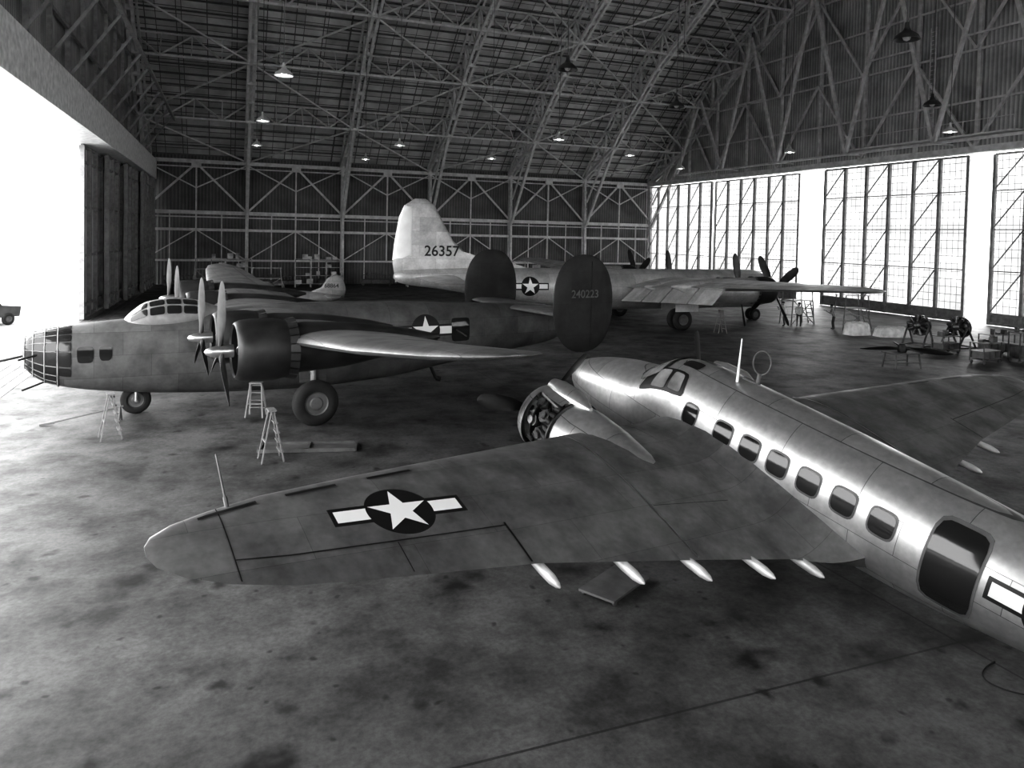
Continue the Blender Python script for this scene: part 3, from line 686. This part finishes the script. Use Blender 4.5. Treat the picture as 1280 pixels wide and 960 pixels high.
    text('240223',R,tmat(TP,-18.6,4.1,3.95),.42,simple('faded_number_paint',.1,.6),'serial_number')
    return R
bomber24()
# ------------------------------------------------------------------ large bomber
def bomber29():
    M=place(20.65,58.02,0,.3648); R=root('heavy_bomber_airplane',M)
    F=Fus([(0,.05,2.6,2.3),(.15,.5,2.95,1.9),(.5,.85,3.35,1.5),(1.2,1.2,3.7,1.15),(2.4,1.42,3.9,1.02),(5,1.47,3.92,1.0),(15,1.47,3.92,1.0),(20,1.3,3.95,1.4),(24,1.0,3.95,2.0),(27,.75,3.9,2.5),(29.5,.5,3.8,2.85),(30.1,.35,3.7,3.05),(30.2,.2,3.5,3.2)],2)
    skin=ac_mat('bright_aluminum_skin',.6,.42,.45,'XZ',(2.2,.9),ins=[('X','Z',-21.2,2.75,.62)],gate=('Y',-1),var=.14)
    wsk=ac_mat('bright_wing_skin',.62,.4,.55,'YX',(2.2,.9),var=.14)
    F.mesh(.4,36).obj('fuselage',skin,R,smooth=50)
    gl=MB(); d=math.radians
    for a0,a1 in ((.12,.45),(.5,1.0),(1.05,1.7)):
        for p0 in range(-10,190,20): F.patch(gl,[(a0,d(p0)),(a1,d(p0)),(a1,d(p0+17)),(a0,d(p0+17))],off=.015,rd=8,N=2,K=16)
    gl.obj('nose_glazing',glassd,R,smooth=60)
    m=MB(); plate(m,[(-30.1,3.0),(-30.3,4.2),(-30.2,5.5),(-29.9,7.2),(-29.5,8.0),(-28.9,8.4),(-28.2,8.4),(-27.6,8.0),(-27.0,6.9),(-26.3,5.7),(-25.3,4.8),(-23.6,4.3),(-21,3.95),(-21,3.5),(-26,3.3)],0,.35); m.obj('tail_fin',skin,R,smooth=50)
    m=MB(); plate(m,[(-30.32,4.4),(-30.22,5.5),(-29.93,7.2),(-29.6,7.95),(-29.0,7.95),(-29.0,4.4)],0,.42); m.obj('rudder',simple('rudder_fabric',.85,.6,0,(2,.05)),R,smooth=50)
    text('26357',R,tmat(TS,-27.1,-.2,5.0),.95,black,'serial_number')
    TW=Wing([(.3,26,3.0,3.3,.11,0),(5.5,27,1.9,3.3,.11,0),(6.3,27.5,1.2,3.3,.1,0),(6.5,27.9,.4,3.3,.08,0)])
    WG=Wing([(1.0,8.6,5.4,2.75,.19,.03),(4.3,9.0,5.0,2.95,.18,.03),(8.6,9.6,4.3,3.25,.17,.02),(15,10.5,3.2,3.6,.15,.02),(20,11.2,2.4,3.85,.13,0),(21.2,11.6,1.6,3.9,.12,0),(21.6,12.1,.5,3.92,.1,0)])
    for sd in (1,-1):
        m=MB(); TW.mesh(m,sd); m.obj('tailplane',wsk,R,smooth=50)
        m=MB(); WG.mesh(m,sd); m.obj('wing',wsk,R,smooth=50)
        m=MB(); WG.strip(m,sd,1.6,.74,20,.76,.04,spanwise=True); WG.strip(m,sd,12,.75,12,.99,.04); m.obj('control_surface_gaps',black,R)
        m=MB()
        for y0,y1 in ((1.7,4.2),(4.35,6.4),(6.55,9.2),(9.35,11.6)):
            V=[]
            for y in (y0,y1):
                a,c,z,tc,tw=WG.sec(y); V+=[(-(a+c*.86),sd*y,z-.12),(-(a+c*1.1),sd*y,z-1.05),(-(a+c*1.1)-.03,sd*y,z-1.03),(-(a+c*.88),sd*y,z-.02)]
            m.add(V,[(0,1,2,3),(7,6,5,4),(0,4,5,1),(1,5,6,2),(2,6,7,3),(3,7,4,0)])
        m.obj('flaps',wsk,R)
        for y,z,a in ((4.33,2.7,6.9),(8.6,3.0,7.6)):
            m=MB(); rr=[]
            for da,r,dz in ((1.2,.82,0),(2.2,.85,-.05),(3.5,.8,-.05),(5,.6,.1),(6.4,.35,.2),(7.4,.06,.25)):
                rr.append([(-a-da,sd*y+r*.95*math.cos(2*math.pi*i/24),z+dz+r*math.sin(2*math.pi*i/24)) for i in range(24)])
            m.loft(rr); m.obj('nacelle',skin,R,smooth=50)
            cowl(R,(-a,sd*y,z),.86,1.3,cowl_d); engine(R,(-a-.4,sd*y,z),.72); propeller(R,(-a+.3,sd*y,z),2.6,4,math.radians(75 if y<5 else 55),.26,cowl_d,.2)
        for yy in (3.98,4.68): wheel(R,(-11.5,sd*yy,.71),.71,.4)
        m=MB(); m.rod((-11.5,sd*4.33,.7),(-11.5,sd*4.33,2.7),.11); m.rod((-11.5,sd*3.9,.7),(-11.5,sd*4.75,.7),.07); m.obj('landing_gear_leg',chrome,R)
        m=MB(); m.box((-12.4,sd*3.45-.02,1.3),(-10.6,sd*3.45+.02,2.4)); m.box((-12.4,sd*5.2-.02,1.3),(-10.6,sd*5.2+.02,2.4)); m.obj('gear_doors',skin,R)
    for yy in (-.28,.28): wheel(R,(-1.9,yy,.45),.45,.28)
    m=MB(); m.rod((-1.9,0,.45),(-2.0,0,1.4),.09); m.rod((-1.9,-.3,.45),(-1.9,.3,.45),.05); m.obj('nose_gear_leg',chrome,R)
bomber29()
# ------------------------------------------------------------------ small fighter behind
def trainer():
    M=place(-19.6,45.0,0,3.35); R=root('fighter_airplane',M)
    F=Fus([(0,.3,2.2,1.5),(.1,.45,2.35,1.35),(1,.6,2.5,1.15),(2.5,.62,2.55,1.1),(3,.6,2.9,1.1),(4.5,.55,2.95,1.15),(5.2,.5,2.5,1.2),(7.5,.3,2.3,1.5),(9,.08,2.1,1.9)],2)
    skin=ac_mat('fighter_skin',.2,.4,.3,'XZ')
    F.mesh(.2,28).obj('fuselage',skin,R,smooth=45)
    WG=Wing([(.3,2.3,2.2,1.2,.14,.02),(4.5,2.9,1.2,1.5,.12,0),(5.1,3.3,.5,1.55,.1,0)]); TW=Wing([(.1,7.9,1.1,2.1,.1,0),(1.9,8.2,.7,2.1,.1,0)])
    for sd in (1,-1):
        m=MB(); WG.mesh(m,sd); m.obj('wing',skin,R,smooth=50); m=MB(); TW.mesh(m,sd); m.obj('tailplane',skin,R,smooth=50)
        wheel(R,(-2.4,sd*1.6,.38),.38,.2); m=MB(); m.rod((-2.4,sd*1.75,.38),(-2.6,sd*1.75,1.25),.05); m.obj('gear_leg',chrome,R)
    m=MB(); plate(m,[(-9.1,1.9),(-9.25,2.5),(-9.05,3.2),(-8.6,3.45),(-8.1,3.2),(-7.7,2.6),(-7.0,2.3),(-7.2,2.0)],0,.15); m.obj('tail_fin',skin,R,smooth=50)
    text('68864',R,tmat(TP,-8.35,.09,2.7),.36,black,'serial_number')
    propeller(R,(.15,0,1.85),1.4,3,.5,.12,steel_d)
    wheel(R,(-8.3,0,.16),.16,.1); m=MB(); m.rod((-8.3,0,.16),(-8.1,0,1.8),.04); m.obj('tail_wheel_leg',chrome,R)
trainer()
# ------------------------------------------------------------------ ladders and clutter
def stepladder(x,y,h,th):
    R=root('stepladder',place(x,y,0,th)); m=MB(); w0,w1,sp_=.28,.18,.42*h
    for s in (1,-1):
        m.beam((sp_/2,s*w0,0),(.03,s*w1,h),.06,.03); m.beam((-sp_/2,s*w0,0),(-.03,s*w1,h),.05,.03)
    n=int(h/.26)
    for i in range(1,n+1):
        q=i/(n+.3); x_=sp_/2*(1-q)+.03*q; ww=w0*(1-q)+w1*q; m.box((x_-.05,-ww,h*q-.015),(x_+.05,ww,h*q+.015))
    m.beam((-sp_/2*.6,-w0*.85,h*.4),(-sp_/2*.6,w0*.85,h*.4),.04); m.box((-.1,-w1-.03,h-.02),(.1,w1+.03,h+.02))
    m.obj('ladder_frame',wood,R)
stepladder(-11.5,21.1,1.3,.6); stepladder(-6.3,19.4,1.35,.5); stepladder(-8.3,24.0,1.1,1.6); stepladder(13.9,48.6,1.5,.3)
m=MB()
for a,c in (((-1.3,-.35),(1.3,-.35)),((-1.3,.35),(1.3,.35)),((-1.3,-.35),(-1.3,.35)),((1.3,-.35),(1.3,.35)),((0,-.35),(0,.35))): m.beam((*a,.06),(*c,.06),.08,.1)
m.box((-1.25,-.3,.02),(1.25,.3,.05)); m.obj('drip_tray',steel_d,matrix=place(-5.6,20.5,0,.15))
m=MB(); m.rod((0,0,.03),(2.2,0,.5),.025); m.beam((-.1,0,.02),(.3,0,.08),.06); m.rod((2.1,-.1,.0),(2.1,0,.5),.03);m.rod((2.1,.25,.0),(2.1,0,.5),.03); m.obj('tow_bar',steel_d,matrix=place(-14.2,22.3,0,.3))
m=MB(); m.box((-.6,-.35,.08),(.6,.35,.12))
for sx in (-.5,.5):
    for sy in (-.3,.3): m.lathe([(-.02,.05),(.02,.05)],(sx,sy,.05),axis='y',n=12)
m.obj('mechanic_creeper',steel_d,matrix=place(1.9,12.6,0,.9))
# hose on floor
cv=bpy.data.curves.new('air_hose','CURVE'); cv.dimensions='3D'; cv.bevel_depth=.01; s_=cv.splines.new('NURBS'); P=[(7.2,10.6),(6.7,10.3),(6.75,9.9),(7.4,9.7),(8.3,9.75),(8.8,10.2)]
s_.points.add(len(P)-1); s_.use_endpoint_u=True
for i,(x,y) in enumerate(P): s_.points[i].co=(x,y,.01,1)
o=bpy.data.objects.new('air_hose',cv); COL.objects.link(o); cv.materials.append(rubber)
def prop_stand(x,y,th):
    R=root('propeller_stand',place(x,y,0,th)); m=MB()
    for sx in (-.7,.7):
        for sy in (-.35,.35): m.beam((sx*1.1,sy*1.2,0),(sx,sy,.75),.06)
    m.box((-.85,-.45,.72),(.85,.45,.78)); m.beam((-.7,-.4,.3),(.7,-.4,.3),.05); m.beam((-.7,.4,.3),(.7,.4,.3),.05); m.obj('stand',steel_d,R)
    m=MB()
    for i in range(3): blade_mesh(m,(0,0,.98),2.3,.2+i*2*math.pi/3+math.pi*.9,.24,axis=Vector((0,0,1)))
    m.lathe([(.78,.2),(1.0,.24),(1.2,.12)],axis='z',n=16); m.obj('propeller',black,R,smooth=50)
prop_stand(19.4,36.3,0.3)
def tool_cart(x,y,th,h=1.0,w=1.4,name='tool_cart'):
    R=root(name,place(x,y,0,th)); m=MB()
    for sx in (-1,1):
        for sy in (-.35,.35): m.beam((sx*w/2,sy,.12),(sx*w/2,sy,h),.05)
    for z in (.25,h*.6,h): m.box((-w/2-.03,-.38,z-.03),(w/2+.03,.38,z))
    for k in range(3): m.box((-w/2+.08+k*w*.31,-.36,.28),(-w/2+.02+(k+1)*w*.31,.36,h*.56))
    for k in range(7):
        x0=random.uniform(-w/2+.1,w/2-.25); y0=random.uniform(-.3,.1); hh=random.uniform(.08,.35); m.box((x0,y0,h),(x0+random.uniform(.1,.25),y0+.2,h+hh))
    for sx in (-1,1):
        for sy in (-.3,.3): m.lathe([(-.03,.09),(.03,.09)],(sx*w/2*.9,sy,.09),axis='y',n=12)
    m.obj('cart_body',steel_d,R)
def engine_stand(x,y,th):
    R=root('engine_on_stand',place(x,y,0,th)); m=MB()
    for sy in (-.6,.6):
        m.beam((-.8,sy,.1),(.8,sy,.1),.1); m.beam((-.7,sy,.1),(0,sy,1.3),.08); m.beam((.7,sy,.1),(0,sy,1.3),.08)
    m.beam((-.8,-.6,.1),(-.8,.6,.1),.1); m.beam((.8,-.6,.1),(.8,.6,.1),.1); m.lathe([(-.2,.3),(-.25,.62),(-.3,.62),(-.33,.2)],(0,0,1.25)); m.obj('stand',steel_d,R)
    engine(R,(.2,0,1.3),.7)
engine_stand(24.5,44.1,3.8); engine_stand(26.6,43.6,3.5); tool_cart(24.7,41.6,.4); tool_cart(27.3,41.2,.3,1.2,1.8)
tool_cart(24.9,38.4,.5,1.1,1.6); tool_cart(27.4,38.9,.2,1.6,1.6); tool_cart(29.6,41.0,.3,1.8,1.5); engine_stand(27.2,36.2,3.6)
def tarp(x,y,th,w,d_,h):
    m=MB(); rings=[]
    for z,k in ((0,1.08),(h*.35,1.02),(h*.8,.95),(h,.8),(h*1.04,.4)):
        rings.append([(w/2*k*math.copysign(abs(math.cos(q))**.5,math.cos(q))*(1+.04*math.sin(7*q)),d_/2*k*math.copysign(abs(math.sin(q))**.5,math.sin(q))*(1+.04*math.cos(9*q)),z+(.05*math.sin(5*q) if z>0 else 0)) for q in [2*math.pi*i/36 for i in range(36)]])
    m.loft(rings); m.obj('tarp_covered_crate',canvas,matrix=place(x,y,0,th),smooth=60)
tarp(23.2,49.2,.3,1.6,1.0,.8); tarp(25.3,48.6,.1,2.2,1.1,.6)
def work_stand(x,y,th,h,w=2.2,d_=1.2):
    R=root('work_platform',place(x,y,0,th)); m=MB()
    for sx in (-1,1):
        for sy in (-1,1): m.beam((sx*w/2,sy*d_/2,0),(sx*w/2*.8,sy*d_/2*.9,h+.9),.06)
    m.box((-w/2*.85,-d_/2,h-.05),(w/2*.85,d_/2,h))
    for z in (h*.33,h*.66,h+.9): 
        m.beam((-w/2*.9,-d_/2,z),(w/2*.9,-d_/2,z),.04); m.beam((-w/2*.9,d_/2,z),(w/2*.9,d_/2,z),.04)
    m.beam((-w/2,-d_/2,0),(w/2*.85,-d_/2,h),.04); m.beam((w/2,-d_/2,0),(-w/2*.85,-d_/2,h),.04)
    for i in range(int(h/.3)): m.beam((w/2+.1,-.3,.2+i*.3),(w/2+.1,.3,.2+i*.3),.04)
    m.beam((w/2+.35,-.3,0),(w/2*.85,-.3,h),.05); m.beam((w/2+.35,.3,0),(w/2*.85,.3,h),.05)
    m.obj('platform_frame',grey_p,R)
work_stand(21.5,55.2,.4,1.8); work_stand(24.5,52.8,.2,1.5); work_stand(-27,66,.3,2.6,3); work_stand(-22.5,67.5,.3,1.8,3)
for i in range(11):
    s=4+i*5.2; p=HM@Vector((s,-2.6-(i%3)*.5,0)); h=random.uniform(1,1.3)
    tool_cart(p.x,p.y,.3688,h,random.uniform(2.2,3.6),'workbench')
rackm=simple('rack_paint',.45,.6,0,(1.2,.7))
for i,(s,w) in enumerate(((9,4),(18,5),(30,4),(42,5))):
    p=HM@Vector((s,-5.2,0)); R=root('storage_rack',place(p.x,p.y,0,.3688)); m=MB()
    for k in range(4):
        for sy in (-.4,.4): m.beam((-w/2+k*w/3,sy,0),(-w/2+k*w/3,sy,3.1),.08)
    for z in (.4,1.3,2.2,3.1): m.box((-w/2,-.42,z-.04),(w/2,.42,z))
    for k in range(12): 
        x0=random.uniform(-w/2,w/2-.7); z=random.choice((.4,1.3,2.2,3.1)); m.box((x0,-.35,z),(x0+random.uniform(.3,.7),.3,z+random.uniform(.2,.6)))
    m.obj('shelving',rackm,R)
# ------------------------------------------------------------------ people
skin_m=simple('skin_tone',.35,.6,0,None); shirt=simple('work_shirt',.65,.8); trous=simple('work_trousers',.08,.8); hair=simple('hair_dark',.03,.7)
def person(x,y,th,pose=0,dark=False):
    R=root('person',place(x,y,0,th))
    lean=.12 if pose else 0
    J={'pel':(0,0,.95),'sp':(lean*.5,0,1.15),'ch':(lean,0,1.38),'nk':(lean*1.2,0,1.5),
       'hl':(0,.1,.9),'kl':(.05 if pose else .02,.12,.5),'al':(-.03,.12,.09),'tl':(.14,.13,.04),
       'hr':(0,-.1,.9),'kr':(.1 if pose else .0,-.12,.5),'ar':(.05 if pose else -.02,-.12,.09),'tr':(.2 if pose else .14,-.13,.04),
       'sl':(lean,.19,1.42),'el':(lean+.05,.25,1.13),'wl':(lean+.22,.2,.95 if not pose else 1.2),
       'sr':(lean,-.19,1.42),'er':(lean+(.15 if pose else .03),-.26,1.15),'wr':(lean+(.42 if pose else .12),-.2,.92 if not pose else 1.3)}
    E=[('pel','sp'),('sp','ch'),('ch','nk'),('pel','hl'),('hl','kl'),('kl','al'),('al','tl'),('pel','hr'),('hr','kr'),('kr','ar'),('ar','tr'),('ch','sl'),('sl','el'),('el','wl'),('ch','sr'),('sr','er'),('er','wr')]
    rad={'pel':.15,'sp':.14,'ch':.16,'nk':.065,'hl':.1,'hr':.1,'kl':.065,'kr':.065,'al':.045,'ar':.045,'tl':.04,'tr':.04,'sl':.075,'sr':.075,'el':.048,'er':.048,'wl':.033,'wr':.033}
    ks=list(J); me=bpy.data.meshes.new('body'); me.from_pydata([J[k] for k in ks],[(ks.index(a),ks.index(c)) for a,c in E],[]); o=bpy.data.objects.new('body_src',me); COL.objects.link(o)
    md=o.modifiers.new('skin','SKIN'); 
    for i,k in enumerate(ks): me.skin_vertices[0].data[i].radius=(rad[k],rad[k]*(1.1 if k in('ch','sp','pel') else 1)); me.skin_vertices[0].data[i].use_root=(k=='pel')
    o.modifiers.new('sub','SUBSURF').levels=1; o.modifiers['sub'].render_levels=1
    dg=bpy.context.evaluated_depsgraph_get(); nm=bpy.data.meshes.new_from_object(o.evaluated_get(dg)); bpy.data.objects.remove(o)
    for k in (shirt if not dark else grey_p,trous,skin_m): nm.materials.append(k)
    for p in nm.polygons:
        p.use_smooth=True; c=p.center; p.material_index=1 if c.z<.93 and abs(c.y)<.19 else (2 if c.z>1.5 or abs(c.y)>.23 and c.z<1.12 else 0)
    ob=bpy.data.objects.new('body',nm); COL.objects.link(ob); ob.parent=R
    hx=lean*1.4+.01
    m=MB(); m.lathe([(-.13,.03),(-.11,.06),(-.05,.08),(.02,.095),(.07,.092),(.11,.06),(.125,.02)],(hx,0,1.65),axis='z',n=16,sy=1.12,sz=.92)
    m.lathe([(0,.012),(-.04,.02),(-.045,.01)],(hx+.1,0,1.66),axis='z',n=8); m.rod((hx,.09,1.64),(hx,.105,1.66),.025,8); m.rod((hx,-.09,1.64),(hx,-.105,1.66),.025,8); m.obj('head',skin_m,R,smooth=60)
    m=MB(); m.lathe([(.02,.1),(.07,.102),(.115,.075),(.14,.02)],(hx-.015,0,1.65),axis='z',n=16,sy=1.12,sz=.95); m.obj('hair',hair,R,smooth=60)
    m=MB()
    for s in (1,-1): m.rod((hx+.095,s*.035,1.665),(hx+.103,s*.035,1.665),.012,8)
    m.beam((hx+.095,-.025,1.595),(hx+.095,.025,1.595),.012); m.obj('face_features',hair,R)
    m=MB()
    for k in ('wl','wr'):
        w=Vector(J[k]); e=Vector(J['e'+k[1]]); dd=(w-e).normalized(); side=dd.cross(Vector((1,0,.2))).normalized()
        m.rod(w,w+dd*.09,.034,8,.04)
        for i in range(4): b0=w+dd*.085+side*(.03-.02*i); m.rod(b0,b0+dd*(.07+.012*(i in(1,2)))+Vector((.01,0,-.015)),.0095,6,.007)
        m.rod(w+dd*.03+side*.03,w+dd*.08+side*.07,.011,6,.008)
    m.obj('hands',skin_m,R,smooth=60)
person(19.9,53.3,2.4,1); person(20.8,53.0,1.2,0); person(22.8,51.8,2.8,1,True)
# ------------------------------------------------------------------ vehicle outside
def truck(x,y,th):
    R=root('pickup_truck',place(x,y,-.06,th)); m=MB()
    side=[(-2.2,.5),(2.1,.5),(2.2,1.1),(1.0,1.25),(.6,1.85),(-.5,1.9),(-.6,1.2),(-2.2,1.15)]
    m.loft([[(px,yy*.93 if pz>1.3 else yy,pz) for px,pz in side] for yy in (-.85,.85)]); m.obj('body',simple('truck_paint',.08,.4),R)
    for sx in (-1.4,1.4):
        for sy in (-.8,.8): wheel(R,(sx,sy,.38),.38,.22)
    m=MB(); m.box((-.35,-.83,1.32),(.5,.83,1.75)); m.obj('cab_windows',glassd,R)
truck(-32.3,44.3,1.2)
# ------------------------------------------------------------------ light
w=bpy.data.worlds.new('overcast_sky'); sc.world=w; w.use_nodes=True
w.node_tree.nodes['Background'].inputs[0].default_value=g(1); w.node_tree.nodes['Background'].inputs[1].default_value=5.5
def portal(name,t0,t1,s,z0,z1,inward):
    l=bpy.data.lights.new(name,'AREA'); l.shape='RECTANGLE'; l.size=t1-t0; l.size_y=z1-z0; l.cycles.is_portal=True
    o=bpy.data.objects.new(name,l); COL.objects.link(o)
    X=Vector((0,1,0)); Z=Vector((-inward,0,0)); Y=Z.cross(X)
    Mr=Matrix((( X.x,Y.x,Z.x,0),(X.y,Y.y,Z.y,0),(X.z,Y.z,Z.z,0),(0,0,0,1)))
    o.matrix_world=HM@Matrix.Translation(H(s,(t0+t1)/2,(z0+z1)/2))@Mr
portal('sky_portal_left',34,84,-.6,0,11.5,1)
portal('sky_portal_right',28.6,32.6,W+.5,0,13.4,-1)
portal('sky_portal_right_2',47.5,49.3,W+.5,0,13.4,-1)
# ------------------------------------------------------------------ camera
cam=bpy.data.cameras.new('camera'); co=bpy.data.objects.new('camera',cam); COL.objects.link(co)
f,pitch,roll,cy,h=920.4,.0329,.0216,325.8,6.0844
cam.sensor_width=36; cam.lens=f/1280*36; cam.shift_y=(cy-480)/1280; cam.clip_end=2000
Mc=Matrix.Rotation(math.pi/2-pitch,4,'X')@Matrix.Rotation(roll,4,'Z')
co.matrix_world=Matrix.Translation((0,0,h))@Mc
sc.camera=co
sc.view_settings.view_transform='Standard'
try: sc.view_settings.look='High Contrast'
except Exception as e: print(e)
sc.view_settings.exposure=.45
